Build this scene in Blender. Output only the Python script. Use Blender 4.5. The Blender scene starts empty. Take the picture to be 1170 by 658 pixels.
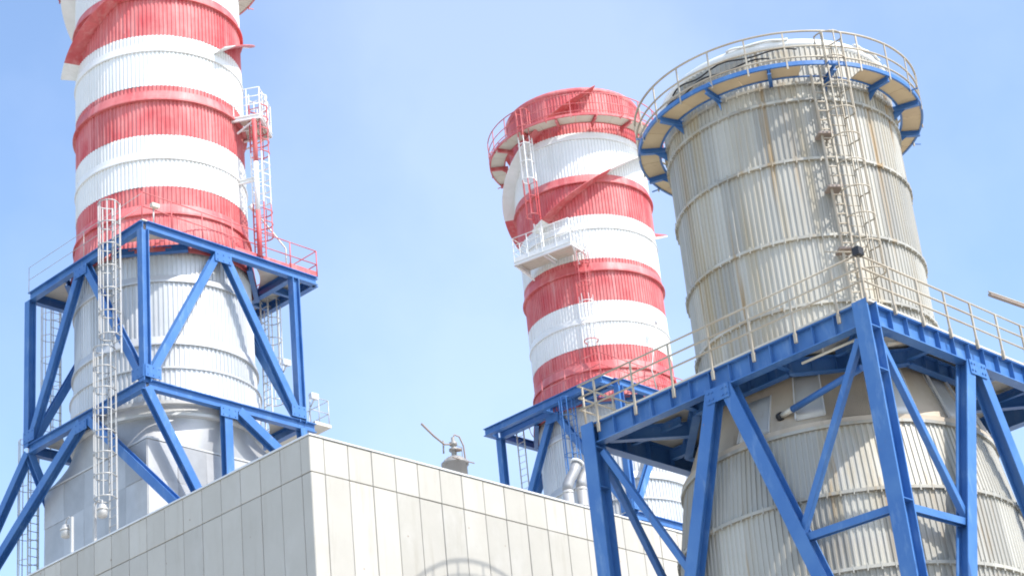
import bpy, math, random
from mathutils import Vector, Matrix
random.seed(7)
scene = bpy.context.scene
R = math.radians
C = scene.collection

# ------------------------------------------------------------------ camera
cam_d = bpy.data.cameras.new('camera'); cam = bpy.data.objects.new('camera', cam_d); C.objects.link(cam)
FW, RT, UP = Vector((.665, .608, .435)), Vector((.704, -.704, -.093)), Vector((-.249, -.368, .896))
FW.normalize(); RT = (RT - FW * RT.dot(FW)).normalized(); UP = RT.cross(FW).normalized()
cam.matrix_world = Matrix(((RT.x, UP.x, -FW.x, 0), (RT.y, UP.y, -FW.y, 0), (RT.z, UP.z, -FW.z, 1.7), (0, 0, 0, 1)))
cam_d.sensor_width = 36; cam_d.lens = 2384.16 / 1170 * 36
cam_d.clip_start = .1; cam_d.clip_end = 6000
scene.camera = cam
# ------------------------------------------------------------------ world, sun, exposure
SUN_AZ, SUN_EL = R(-83), R(49.5)          # direction towards the sun, from +X towards +Y
w = bpy.data.worlds.new('World'); scene.world = w; w.use_nodes = True
nt = w.node_tree; bg = nt.nodes['Background']
sky = nt.nodes.new('ShaderNodeTexSky'); sky.sky_type = 'NISHITA'; sky.sun_disc = False
sky.sun_elevation = SUN_EL; sky.sun_rotation = R(90) - SUN_AZ
sky.altitude = 20; sky.air_density = 1.0; sky.dust_density = .9; sky.ozone_density = 1.6
tc = nt.nodes.new('ShaderNodeTexCoord'); mp = nt.nodes.new('ShaderNodeMapping'); mp.inputs['Location'].default_value = (1.88, 5.09, -2.16)
nz = nt.nodes.new('ShaderNodeTexNoise'); nz.inputs['Scale'].default_value = 2.35; nz.inputs['Detail'].default_value = 9; nz.inputs['Roughness'].default_value = .52
rp = nt.nodes.new('ShaderNodeValToRGB'); rp.color_ramp.elements[0].position = .431; rp.color_ramp.elements[1].position = .646
rp.color_ramp.elements[0].color = (0, 0, 0, 1); rp.color_ramp.elements[1].color = (.15, .15, .15, 1)
mx = nt.nodes.new('ShaderNodeMix'); mx.data_type = 'RGBA'; mx.inputs[7].default_value = (5.7, 5.8, 6.5, 1)  # pale noise veil placed to lighten mid-sky, imitating lens vignetting and thin cirrus
nt.links.new(tc.outputs['Generated'], mp.inputs['Vector']); nt.links.new(mp.outputs[0], nz.inputs['Vector']); nt.links.new(nz.outputs['Fac'], rp.inputs[0])
nt.links.new(rp.outputs[0], mx.inputs[0]); nt.links.new(sky.outputs[0], mx.inputs[6]); nt.links.new(mx.outputs[2], bg.inputs['Color'])
bg.inputs['Strength'].default_value = .124
sd = bpy.data.lights.new('sun', 'SUN'); sd.energy = 2.25; sd.angle = R(.53); sd.color = (1, .96, .9)
sun = bpy.data.objects.new('sun', sd); C.objects.link(sun)
sun.rotation_euler = Vector((math.cos(SUN_EL) * math.cos(SUN_AZ), math.cos(SUN_EL) * math.sin(SUN_AZ), math.sin(SUN_EL))).to_track_quat('Z', 'Y').to_euler()
sun.location = (60, -60, 90)
vs = scene.view_settings; vs.view_transform = 'Standard'; vs.look = 'None'; vs.gamma = 1; vs.use_curve_mapping = False
vs.exposure = 1.4
scene.cycles.filter_width = 1.9

# ------------------------------------------------------------------ materials
def new_mat(name, rough=.5, metal=0.):
    m = bpy.data.materials.new(name); m.use_nodes = True
    b = m.node_tree.nodes['Principled BSDF']; b.inputs['Roughness'].default_value = rough; b.inputs['Metallic'].default_value = metal
    return m, m.node_tree, b
def N(nt, t, **k):
    n = nt.nodes.new('ShaderNode' + t)
    for a, v in k.items():
        if a.startswith('i_'): n.inputs[a[2:].replace('_', ' ')].default_value = v
        else: setattr(n, a, v)
    return n
def rgba(c): return (c[0], c[1], c[2], 1)
def noise(nt, scale, sxyz=(1, 1, 1), detail=5, rough=.6):
    t = N(nt, 'TexCoord'); m = N(nt, 'Mapping'); m.inputs['Scale'].default_value = sxyz
    n = N(nt, 'TexNoise'); n.inputs['Scale'].default_value = scale; n.inputs['Detail'].default_value = detail; n.inputs['Roughness'].default_value = rough
    g = N(nt, 'NewGeometry')
    nt.links.new(g.outputs['Position'], m.inputs['Vector']); nt.links.new(m.outputs[0], n.inputs['Vector'])
    return n.outputs['Fac']
def ramp(nt, src, lo, hi, a=0., b=1.):
    r = N(nt, 'MapRange'); r.inputs[1].default_value = lo; r.inputs[2].default_value = hi; r.inputs[3].default_value = a; r.inputs[4].default_value = b
    nt.links.new(src, r.inputs[0]); return r.outputs[0]
def mix(nt, fac, a, b, mode='MIX'):
    m = N(nt, 'Mix', data_type='RGBA', blend_type=mode)
    for s, v in ((0, fac), (6, a), (7, b)):
        if hasattr(v, 'is_linked'): nt.links.new(v, m.inputs[s])
        else: m.inputs[s].default_value = rgba(v) if isinstance(v, (tuple, list)) else v
    return m.outputs[2]
def bump(nt, b, src, strength, dist):
    n = N(nt, 'Bump'); n.inputs['Strength'].default_value = strength; n.inputs['Distance'].default_value = dist
    nt.links.new(src, n.inputs['Height']); nt.links.new(n.outputs[0], b.inputs['Normal'])
def sheet_random(nt, sheets):
    t = N(nt, 'TexCoord'); s = N(nt, 'SeparateXYZ'); nt.links.new(t.outputs['Object'], s.inputs[0])
    a = N(nt, 'Math', operation='ARCTAN2'); nt.links.new(s.outputs[1], a.inputs[0]); nt.links.new(s.outputs[0], a.inputs[1])
    m = N(nt, 'Math', operation='MULTIPLY'); m.inputs[1].default_value = sheets / math.tau; nt.links.new(a.outputs[0], m.inputs[0])
    f = N(nt, 'Math', operation='FLOOR'); nt.links.new(m.outputs[0], f.inputs[0])
    o = N(nt, 'ObjectInfo'); ad = N(nt, 'Math', operation='MULTIPLY_ADD'); ad.inputs[1].default_value = 77.7
    nt.links.new(o.outputs['Random'], ad.inputs[0]); nt.links.new(f.outputs[0], ad.inputs[2])
    wn = N(nt, 'TexWhiteNoise', noise_dimensions='1D'); nt.links.new(ad.outputs[0], wn.inputs['W'])
    return wn.outputs['Value']
def surface(name, col, rough=.5, metal=0., var=(None, .3), streak=None, chips=None, sheets=0, sheet_amp=.15, spots=None, bumps=None, obj_amp=0):
    m, nt, b = new_mat(name, rough, metal)
    c = col
    if var[0]: c = mix(nt, ramp(nt, noise(nt, .9), .35, .7, 0, var[1]), c, var[0])
    if sheets:
        c = mix(nt, sheet_amp, c, mix(nt, sheet_random(nt, sheets), (.1, .1, .1), (1, 1, .98)), 'OVERLAY')
    if obj_amp:
        o = N(nt, 'ObjectInfo'); c = mix(nt, obj_amp, c, mix(nt, o.outputs['Random'], (.1, .1, .1), (.95, .93, .9)), 'OVERLAY')
    if streak:
        for col2, lo, hi, amt, sc, sz, *mask in streak:
            k = ramp(nt, noise(nt, sc, (1, 1, sz), 4, .65), lo, hi, 0, amt)
            if mask:                                        # stains gather in some places and leave others clean
                q = N(nt, 'Math', operation='MULTIPLY'); nt.links.new(k, q.inputs[0]); nt.links.new(ramp(nt, noise(nt, mask[0], (1, 1, mask[1]), 3, .5), .42, .60), q.inputs[1]); k = q.outputs[0]
            c = mix(nt, k, c, col2)
    if chips:
        col2, lo, hi, amt, sc, sz = chips
        c = mix(nt, ramp(nt, noise(nt, sc, (1, 1, sz), 8, .75), lo, hi, 0, amt), c, col2)
    if spots:
        v = N(nt, 'TexVoronoi'); v.inputs['Scale'].default_value = spots[1]; g = N(nt, 'NewGeometry'); nt.links.new(g.outputs['Position'], v.inputs['Vector'])
        c = mix(nt, ramp(nt, v.outputs['Distance'], spots[2] * .4, spots[2], spots[3], 0), c, spots[0])
    if hasattr(c, 'is_linked'): nt.links.new(c, b.inputs['Base Color'])
    else: b.inputs['Base Color'].default_value = rgba(c)
    if bumps: bump(nt, b, noise(nt, bumps[0], (1, 1, 1), 4), bumps[1], bumps[2])
    return m
M = {}
M['red'] = surface('red_paint', (.52, .075, .082), .55, var=((.62, .21, .20), .85), streak=[((.66, .34, .32), .50, .72, .6, 3.2, .1), ((.36, .06, .06), .6, .78, .4, 2.4, .08)], chips=((.76, .70, .68), .655, .73, .8, 3.2, .25), sheets=16, sheet_amp=.12, bumps=(1.6, .12, .04))
M['white'] = surface('white_paint', (.77, .77, .75), .5, var=((.69, .69, .66), .7), streak=[((.56, .54, .49), .55, .8, .45, 2.6, .08), ((.5, .36, .26), .67, .76, .5, 2.2, .07)], sheets=16, sheet_amp=.1, bumps=(1.6, .12, .04))
M['cream'] = surface('cream_paint', (.66, .61, .5), .5, var=((.5, .45, .36), .6))
M['galv_sheet'] = surface('weathered_galvanised_sheet', (.395, .38, .335), .5, .08, var=((.34, .325, .28), .6), sheets=32, sheet_amp=.26,
    streak=[((.40, .325, .20), .48, .66, .85, 1.7, .05, .5, .25), ((.52, .505, .47), .60, .74, .6, 2.3, .06), ((.33, .215, .09), .56, .67, .85, 2.4, .04, .6, .3)], bumps=(3.0, .15, .03))
M['light_sheet'] = surface('pale_galvanised_sheet', (.58, .59, .59), .42, .3, var=((.48, .49, .49), .6), sheets=15, sheet_amp=.18, streak=[((.48, .46, .42), .56, .78, .4, 1.8, .08)])
M['tan_plate'] = surface('stained_tan_plate', (.50, .42, .32), .6, .05, var=((.39, .32, .24), .8), streak=[((.52, .46, .38), .55, .72, .7, 1.2, .2), ((.2, .15, .1), .6, .75, .5, 2.2, .15)], bumps=(2.0, .2, .04))
M['grey_plate'] = surface('dull_grey_plate', (.58, .59, .58), .45, .2, var=((.48, .46, .42), .6), streak=[((.4, .33, .25), .58, .76, .5, 2, .1)])
M['blue'] = surface('blue_steel_paint', (.036, .135, .375), .42, var=((.08, .20, .43), .8), streak=[((.20, .33, .52), .56, .78, .6, 3, .3), ((.10, .12, .16), .62, .8, .4, 4, .15)], chips=((.26, .17, .12), .65, .72, .75, 3.4, .6), bumps=(4, .08, .02))
M['concrete'] = surface('precast_concrete', (.485, .465, .415), .85, var=((.445, .425, .375), .8), streak=[((.33, .30, .24), .56, .76, .55, 3.0, .10, .8, .4), ((.55, .54, .51), .55, .75, .4, .8, .6)], chips=((.39, .38, .34), .58, .74, .4, 6, 1.), obj_amp=.09, spots=((.25, .16, .11), 1.5, .06, .7), bumps=(14, .12, .01))
M['joint'] = surface('grey_joint_sealant', (.17, .165, .155), .9)
M['coping'] = surface('pale_metal_coping', (.72, .72, .70), .45, .2, var=((.6, .6, .57), .6))
M['roofing'] = surface('pale_grey_roofing', (.48, .47, .45), .9, var=((.40, .39, .37), .8))
M['alu'] = surface('aluminium_cladding', (.44, .445, .45), .5, .35, var=((.33, .335, .34), .85), streak=[((.42, .40, .36), .56, .78, .5, 1.6, .15)], obj_amp=.28, bumps=(1.3, .22, .06))
M['galv'] = surface('galvanised_tube', (.60, .59, .56), .45, .35, var=((.48, .46, .41), .7))
M['silver'] = surface('silver_paint', (.72, .72, .71), .4, .25, var=((.6, .59, .56), .6))
M['rail_buff'] = surface('weathered_buff_rail', (.46, .415, .335), .55, .15, var=((.33, .265, .185), .85))
M['deck'] = surface('tan_deck_board', (.60, .47, .30), .7, var=((.48, .36, .22), .8), streak=[((.36, .26, .16), .6, .75, .5, 3, .6)], obj_amp=.15)
M['deck_grey'] = surface('grey_deck_plate', (.60, .56, .48), .65, .05, var=((.50, .46, .38), .7), obj_amp=.1)
M['dark'] = surface('dark_rubber_bore_shade', (.025, .025, .028), .6)  # black rubber and fittings, also the painted shade in the elbow pipe ends
M['rust'] = surface('brown_grey_pipe', (.24, .18, .145), .7, .1, var=((.36, .30, .26), .8))
M['dull'] = surface('dull_dark_metal', (.34, .33, .31), .55, .3, var=((.24, .22, .2), .8))
M['galv_dark'] = surface('weathered_galvanised_bar', (.50, .50, .485), .5, .3, var=((.38, .36, .33), .8))
M['soot'] = surface('sooty_liner', (.07, .065, .06), .8)
M['ground'] = surface('pale_concrete_yard', (.42, .395, .345), .9, var=((.36, .34, .30), .8))
M['glass'] = surface('lamp_glass', (.5, .52, .55), .12, .2)

# ------------------------------------------------------------------ mesh helpers
WO = {}                                                     # world origin of every object
def link(o, parent, origin):
    C.objects.link(o); origin = Vector(origin)
    if parent: o.parent = parent; o.location = origin - WO[parent.name]
    else: o.location = origin
    WO[o.name] = origin
    return o
def thing(name, label, cat, origin, group=None):
    o = bpy.data.objects.new(name, None); o.empty_display_size = .2
    o['label'] = label; o['category'] = cat
    if group: o['group'] = group
    return link(o, None, origin)
def node(name, parent, origin):
    o = bpy.data.objects.new(name, None); o.empty_display_size = .1
    return link(o, parent, origin)
class MB:
    def __init__(s): s.v = []; s.f = []; s.sm = []
    def add(s, vs, fs, sm=False):
        k = len(s.v); s.v += [tuple(v) for v in vs]; s.f += [tuple(i + k for i in f) for f in fs]; s.sm += [sm] * len(fs); return s
    def box(s, lo, hi):
        x0, y0, z0 = lo; x1, y1, z1 = hi
        return s.add([(x0, y0, z0), (x1, y0, z0), (x1, y1, z0), (x0, y1, z0), (x0, y0, z1), (x1, y0, z1), (x1, y1, z1), (x0, y1, z1)],
                     [(3, 2, 1, 0), (4, 5, 6, 7), (0, 1, 5, 4), (1, 2, 6, 5), (2, 3, 7, 6), (3, 0, 4, 7)])
    def prism(s, prof, a, b, up=(0, 0, 1)):
        a, b = Vector(a), Vector(b); wv = (b - a).normalized(); up = Vector(up)
        if abs(up.normalized().dot(wv)) > .98: up = Vector((1, 0, 0))
        u = (up - wv * up.dot(wv)).normalized(); v = u.cross(wv)
        n = len(prof); vs = [p + v * x + u * y for p in (a, b) for x, y in prof]
        fs = [(i, (i + 1) % n, n + (i + 1) % n, n + i) for i in range(n)] + [tuple(range(n - 1, -1, -1)), tuple(range(n, 2 * n))]
        return s.add(vs, fs)
    def ibeam(s, a, b, w_, h, up=(0, 0, 1), tf=.03, tw=.024):
        x, y = w_ / 2, h / 2; t = tw / 2
        return s.prism([(-x, -y), (x, -y), (x, -y + tf), (t, -y + tf), (t, y - tf), (x, y - tf), (x, y), (-x, y), (-x, y - tf), (-t, y - tf), (-t, -y + tf), (-x, -y + tf)], a, b, up)
    def bar(s, a, b, w_, h, up=(0, 0, 1)):
        x, y = w_ / 2, h / 2; c = min(x, y) * .15
        return s.prism([(-x + c, -y), (x - c, -y), (x, -y + c), (x, y - c), (x - c, y), (-x + c, y), (-x, y - c), (-x, -y + c)], a, b, up)
    def tube(s, pts, r, n=8, closed=False):
        pts = [Vector(p) for p in pts]; m = len(pts); vs = []; prev = None
        for i, p in enumerate(pts):
            if closed: d = pts[(i + 1) % m] - pts[i - 1]
            else: d = pts[min(i + 1, m - 1)] - pts[max(i - 1, 0)]
            d.normalize()
            ref = Vector((0, 0, 1)) if abs(d.z) < .9 else Vector((1, 0, 0))
            u = prev - d * prev.dot(d) if prev is not None else ref - d * ref.dot(d)
            u.normalize(); prev = u; v = d.cross(u)
            rr = r[i] if isinstance(r, (list, tuple)) else r
            vs += [p + (u * math.cos(math.tau * k / n) + v * math.sin(math.tau * k / n)) * rr for k in range(n)]
        fs = [(i * n + k, i * n + (k + 1) % n, ((i + 1) % m) * n + (k + 1) % n, ((i + 1) % m) * n + k) for i in range(m if closed else m - 1) for k in range(n)]
        s.add(vs, fs, True)
        if not closed: s.f += [tuple(len(s.v) - m * n + k for k in range(n - 1, -1, -1)), tuple(len(s.v) - n + k for k in range(n))]; s.sm += [False, False]
        return s
    def lathe(s, cx, cy, prof, n=96, a0=0, a1=360, sm=True, closed=False):
        full = abs(a1 - a0) >= 360; k = n if full else n + 1; m = len(prof)
        vs = [(cx + r * math.cos(R(a0 + (a1 - a0) * i / n)), cy + r * math.sin(R(a0 + (a1 - a0) * i / n)), z) for i in range(k) for r, z in prof]
        fs = []
        for i in range(n):
            j = (i + 1) % k
            for q in range(m if closed else m - 1):
                q2 = (q + 1) % m
                fs.append((i * m + q, j * m + q, j * m + q2, i * m + q2))
        if closed and not full: fs += [tuple(range(m - 1, -1, -1)), tuple(n * m + q for q in range(m))]
        return s.add(vs, fs, sm)
    def build(s, name, mat, parent=None, origin=None):
        if origin is None:
            xs = list(zip(*s.v)); origin = [(min(x) + max(x)) / 2 for x in xs]
        o_ = Vector(origin)
        me = bpy.data.meshes.new(name); me.from_pydata([Vector(v) - o_ for v in s.v], [], s.f)
        me.polygons.foreach_set('use_smooth', s.sm); me.materials.append(M[mat]); me.update()
        return link(bpy.data.objects.new(name, me), parent, origin)
def inst(src, name, parent, loc, rotz=0):
    o = bpy.data.objects.new(name, src.data if hasattr(src, 'data') else src); link(o, parent, loc); o.rotation_euler = (0, 0, rotz); return o
def polar(ax, r, deg, z): return Vector((ax[0] + r * math.cos(R(deg)), ax[1] + r * math.sin(R(deg)), z))
def arc(ax, r, z, a0, a1, step=4.):
    n = max(2, int(abs(a1 - a0) / step)); return [polar(ax, r, a0 + (a1 - a0) * i / n, z) for i in range(n + 1)]

# corrugated sheet course: vertical ribs round an axis
def corrugated(ax, r0, r1, z0, z1, ribs, depth, rows=1):
    fr = ((0, 0), (.46, 0), (.56, 1), (.90, 1)); vs = []; m = rows + 1
    rng = random.Random(int(z0 * 100))
    for k in range(ribs):
        if k % 8 == 0: sh = rng.uniform(-.012, .012)
        j = sh + rng.uniform(-.003, .003)
        for f, d in fr:
            a = (k + f) / ribs * math.tau
            for q in range(m):
                t = q / rows; r = r0 + (r1 - r0) * t + d * depth + j
                vs.append((ax[0] + r * math.cos(a), ax[1] + r * math.sin(a), z0 + (z1 - z0) * t))
    n = ribs * 4
    return MB().add(vs, [(i * m + q, ((i + 1) % n) * m + q, ((i + 1) % n) * m + q + 1, i * m + q + 1) for i in range(n) for q in range(rows)])
def hoop_ring(ax, r, z, h, d, mat, parent, name='stiffener_ring', clips=0):
    mb = MB().lathe(ax[0], ax[1], [(r, z), (r + d, z), (r + d, z + h), (r, z + h)], 120, sm=False, closed=True)
    for k in range(clips):
        a = 360 * k / clips; p, q = polar(ax, r + d - .01, a, z - .06), polar(ax, r + d - .01, a, z + h + .05)
        mb.bar(p, q, .035, .03, polar((0, 0), 1, a, 0))
    return mb.build(name, mat, parent, (ax[0], ax[1], z))
# ------------------------------------------------------------------ ladders
def ladder(name, label, foot, face, z0, z1, mat, cage=True, cage_from=2.2, width=.42, cr=.36, hoop_gap=.85, group=None, mat_at=None, bar=.022, bars=5):
    """foot: xy of ladder centre line; face: direction (deg) from the ladder towards the climber"""
    t = thing(name, label, 'ladder', (foot[0], foot[1], z0), group)
    mat_at = mat_at or (lambda z: mat)
    f = Vector((math.cos(R(face)), math.sin(R(face)), 0)); sd_ = Vector((-f.y, f.x, 0)); b = Vector((foot[0], foot[1], 0))
    cuts = [z0] + [c for c in BANDS if mat_at(c - .05) != mat_at(c + .05) and z0 < c < z1] + [z1]
    for s in (-1, 1):
        for a, c in zip(cuts, cuts[1:]):
            p = b + sd_ * s * width / 2
            MB().bar(p + Vector((0, 0, a)), p + Vector((0, 0, c)), .03, .065, f).build('stringer', mat_at((a + c) / 2), t)
    rm = {}
    z = z0 + .2
    while z < z1 - .1:
        mm = mat_at(z); loc = b + Vector((0, 0, z))
        if mm not in rm: rm[mm] = MB().tube([b - sd_ * width / 2 + Vector((0, 0, z)), b + sd_ * width / 2 + Vector((0, 0, z))], .016, 6).build('rung', mm, t, loc)
        else: inst(rm[mm], 'rung', t, loc)
        z += .3
    if cage:
        c0 = z0 + cage_from; hm = {}; zs = []
        nh = max(1, round((z1 - c0) / hoop_gap))
        for i in range(nh + 1):
            z = c0 + (z1 - c0) * i / nh - (.03 if i == nh else 0); mm = mat_at(z); loc = b + Vector((0, 0, z)); zs.append(z)
            if mm not in hm:
                pts = [b + sd_ * width / 2, ] + [b + f * (.30 + cr * math.sin(q)) + sd_ * cr * math.cos(q) for q in [math.pi * k / 12 for k in range(13)]] + [b - sd_ * width / 2]
                hm[mm] = MB().tube([p + Vector((0, 0, z)) for p in pts], bar, 6).build('cage_hoop', mm, t, loc)
            else: inst(hm[mm], 'cage_hoop', t, loc)
        cc = [c0] + [c for c in cuts[1:-1] if c > c0] + [z1]
        for k in range(bars):
            q = math.pi * k / (bars - 1); p = b + f * (.30 + cr * math.sin(q)) + sd_ * cr * math.cos(q)
            for a, c in zip(cc, cc[1:]):
                MB().bar(p + Vector((0, 0, a - .02)), p + Vector((0, 0, c)), .02, .045, f).build('cage_bar', mat_at((a + c) / 2), t)
    return t
# straight guardrail along a-b, deck level z
def guardrail(parent, a, b, z, posts, mat, heights=(.45, .8, 1.1), r=.024, foot=0., out=None, toe=None, name='guardrail'):
    a, b = Vector((a[0], a[1], 0)), Vector((b[0], b[1], 0)); g = node(name, parent, (a + b) / 2 + Vector((0, 0, z)))
    up = Vector((0, 0, 1))
    for h in heights: MB().tube([a + up * (z + h), b + up * (z + h)], r, 8).build('rail', mat, g)
    src = None
    for t in posts:
        p = a.lerp(b, t)
        loc = p + up * z
        if src is None:
            mb = MB()
            if foot:
                mb.bar(loc + up * -foot, loc + up * heights[-1], .05, .05)
                mb.bar(loc + up * (-foot - .02) , loc + up * (-foot + .22), .085, .06)
            else: mb.tube([loc, loc + up * heights[-1]], r * 1.1, 8)
            src = mb.build('post', mat, g, loc)
        else: inst(src, 'post', g, loc)
    if toe: MB().bar(a + up * (z + .07), b + up * (z + .07), .012, .14).build('toe_board', toe, g)
    return g
BANDS = [38.0, 40.1, 42.15, 44.3, 46.3, 48.5, 50.7]
def band(z):
    k = sum(z >= b for b in BANDS); return 'red' if k % 2 == 0 else 'white'

# ================================================================== SETTING
g = MB().add([(-2500, -2500, 0), (2500, -2500, 0), (2500, 2500, 0), (-2500, 2500, 0)], [(0, 1, 2, 3)]).build('ground', 'ground')
g['kind'] = 'structure'; g['label'] = 'pale concrete yard around the stacks'

# ---- concrete panel building
BX, BY, BZ, BX1, BY1 = 35.94, 41.11, 24.0, 74.0, 70.0
bld = thing('panel_building', 'flat roofed grey concrete panel building in front of the striped stacks', 'building', (BX, BY, 0))
MB().box((BX + .08, BY + .08, 0), (BX1, BY1, BZ - .02)).build('wall', 'joint', bld)
MB().box((BX + .1, BY + .1, BZ - .02), (BX1 - .1, BY1 - .1, BZ + .02)).build('roof', 'roofing', bld)
def panel_mesh(wd, ht, along):
    t, c, g_ = .08, .012, .011
    w2, h2 = wd / 2 - g_, ht / 2 - g_
    v = []
    for o, k in ((0., c), (c, 0.), (t, 0.)):
        for x, z in ((-w2 + k, -h2 + k), (w2 - k, -h2 + k), (w2 - k, h2 - k), (-w2 + k, h2 - k)):
            v.append((x, o, z) if along == 'x' else (o, -x, z))
    f = [(0, 1, 2, 3)] + [(a * 4 + i, a * 4 + 4 + i, a * 4 + 4 + (i + 1) % 4, a * 4 + (i + 1) % 4) for a in (0, 1) for i in range(4)]
    f = [tuple(reversed(q)) for q in f] if along == 'y' else f
    me = bpy.data.meshes.new('wall_panel'); me.from_pydata(v, [], f); me.materials.append(M['concrete']); me.update(); return me
rows = [(22.92, BZ)] + [(22.92 - 4.584 * (k + 1), 22.92 - 4.584 * k) for k in range(2)]
for ri, (z0, z1) in enumerate(rows):
    for along, first, pitch, start, end in (('x', .52, .90, BX, 60.), ('y', .41, .905, BY, 60.)):
        m1, m2 = panel_mesh(first, z1 - z0, along), panel_mesh(pitch, z1 - z0, along)
        s = start
        while s < end:
            wd, me = (first, m1) if s == start else (pitch, m2)
            c_ = s + wd / 2; j = random.uniform(-.006, .006)
            inst(me, 'wall_panel', bld, (c_, BY + j, (z0 + z1) / 2) if along == 'x' else (BX + j, c_, (z0 + z1) / 2), random.uniform(-.006, .006)); s += wd
zl = rows[-1][0]
MB().box((BX + .01, BY + .01, 0), (BX1 + .05, BY1 + .05, zl - .03)).build('lower_wall', 'concrete', bld)
MB().box((60.2, BY + .01, zl), (BX1 + .05, BY + .4, BZ)).build('end_wall', 'concrete', bld)
MB().box((BX + .01, 60.3, zl), (BX + .4, BY1 + .05, BZ)).build('end_wall', 'concrete', bld)
for along in 'xy':
    s0, e = (BX, BX1) if along == 'x' else (BY, BY1)
    s = s0
    while s < e:
        l = 3.6; j = random.uniform(0, .012)
        if along == 'x': MB().box((s - (.03 if s == s0 else 0), BY - .035, BZ + .003), (s + l - .008, BY + .3, BZ + .05 + j)).build('coping', 'coping', bld)
        else: MB().box((BX - .034, s + (.31 if s == s0 else 0), BZ + .003), (BX + .3, s + l - .008, BZ + .048 + j)).build('coping', 'coping', bld)
        s += l

# ================================================================== GREY STACK (front right)
AR = (43.19, 28.76)
gs = thing('exhaust_stack', 'weathered grey corrugated stack with round walkway near its top', 'chimney', (AR[0], AR[1], 0))
cz = [22.1, 23.6, 25.48, 27.74, 29.54, 30.04, 31.26]
for a, b in zip(cz, cz[1:]): corrugated(AR, 3.18, 3.18, a, b, 140, .028).build('corrugated_sheet_course', 'galv_sheet', gs, (AR[0], AR[1], a))
for z in cz[1:-1]: hoop_ring(AR, 3.19, z - .04, .075, .085, 'galv_sheet', gs, clips=64)
MB().lathe(*AR, [(3.17, 31.2), (3.25, 31.26), (3.25, 31.40), (3.19, 31.46), (2.95, 31.48), (2.9, 31.36), (2.9, 30.0)], 96).build('top_rim', 'white', gs)
MB().lathe(*AR, [(2.88, 22.3), (2.88, 31.36)], 64).build('inner_liner', 'soot', gs)
for a0, a1 in ((-165, -135), (-100, -78), (-72, -40)):
    MB().tube([polar(AR, 3.27 + .012 * math.sin(k * 1.3), a0 + (a1 - a0) * k / 14, 31.43 + .018 * math.sin(k * .9)) for k in range(15)], .035, 8).build('lagging_roll', 'white', gs)
for a0, a1, z in ((150, 215, 30.85), (160, 228, 31.05)):
    MB().tube([polar(AR, 3.34 + .02 * math.sin(k), a0 + (a1 - a0) * k / 20, z + .06 * math.sin(k * .8)) for k in range(21)], .025, 6).build('cable', 'dark', gs)
# lower flared drum
dr = [(3.3, 21.95), (3.45, 21.4), (3.78, 20.6), (4.02, 19.95)]
MB().lathe(*AR, dr, 96).build('flared_collar', 'tan_plate', gs, (AR[0], AR[1], 20))
cz2 = [(19.95, 4.02), (18.12, 4.34), (16.2, 4.45), (13.0, 4.48), (9.0, 4.48), (0.0, 4.48)]
for (za, ra), (zb, rb) in zip(cz2, cz2[1:]): corrugated(AR, rb, ra, zb, za, 184, .030).build('corrugated_sheet_course', 'galv_sheet', gs, (AR[0], AR[1], zb))
for (z, r) in cz2[:3]: hoop_ring(AR, r, z - .04, .08, .10, 'galv_sheet', gs, clips=(0 if z > 19 else 86))
hoop_ring(AR, 4.02, 19.98, .14, .06, 'tan_plate', gs, 'collar_flange')
def drum_plate(a0, a1, t0, t1, mat, proud=.03):
    def rr(z):
        for (r1, z1), (r2, z2) in zip(dr, dr[1:]):
            if z <= z1 and z >= z2: return r1 + (r2 - r1) * (z1 - z) / (z1 - z2)
        return dr[-1][0]
    zs = [t0 + (t1 - t0) * k / 5 for k in range(6)]
    prof = [(rr(z) + proud, z) for z in zs] + [(rr(z) + .004, z) for z in reversed(zs)]
    MB().lathe(*AR, prof, 8, a0, a1, True, True).build('cover_plate', mat, gs)
for a0, a1, t0, t1 in ((-181, -168, 20.15, 21.3), (-157.5, -147, 20.3, 21.75), (-124, -113.5, 20.1, 21.75), (-99, -86, 20.2, 21.6), (-70, -58, 20.2, 21.6)):
    drum_plate(a0, a1, t0, t1, 'grey_plate')
    for aa in (a0, a1):
        MB().bar(polar(AR, 4.02, aa, t0), polar(AR, 3.50, aa, t1), .03, .06, polar((0, 0), 1, aa, 0)).build('plate_edge', 'silver', gs)
mb = MB()
for k in range(34):
    a = -147 + k * .68
    mb.bar(polar(AR, 4.0, a, 20.15), polar(AR, 3.52, a, 21.55), .022, .03, polar((0, 0), 1, a, 0))
o = mb.build('ribbed_liner_strip', 'tan_plate', gs); o['kind'] = 'stuff'
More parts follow.
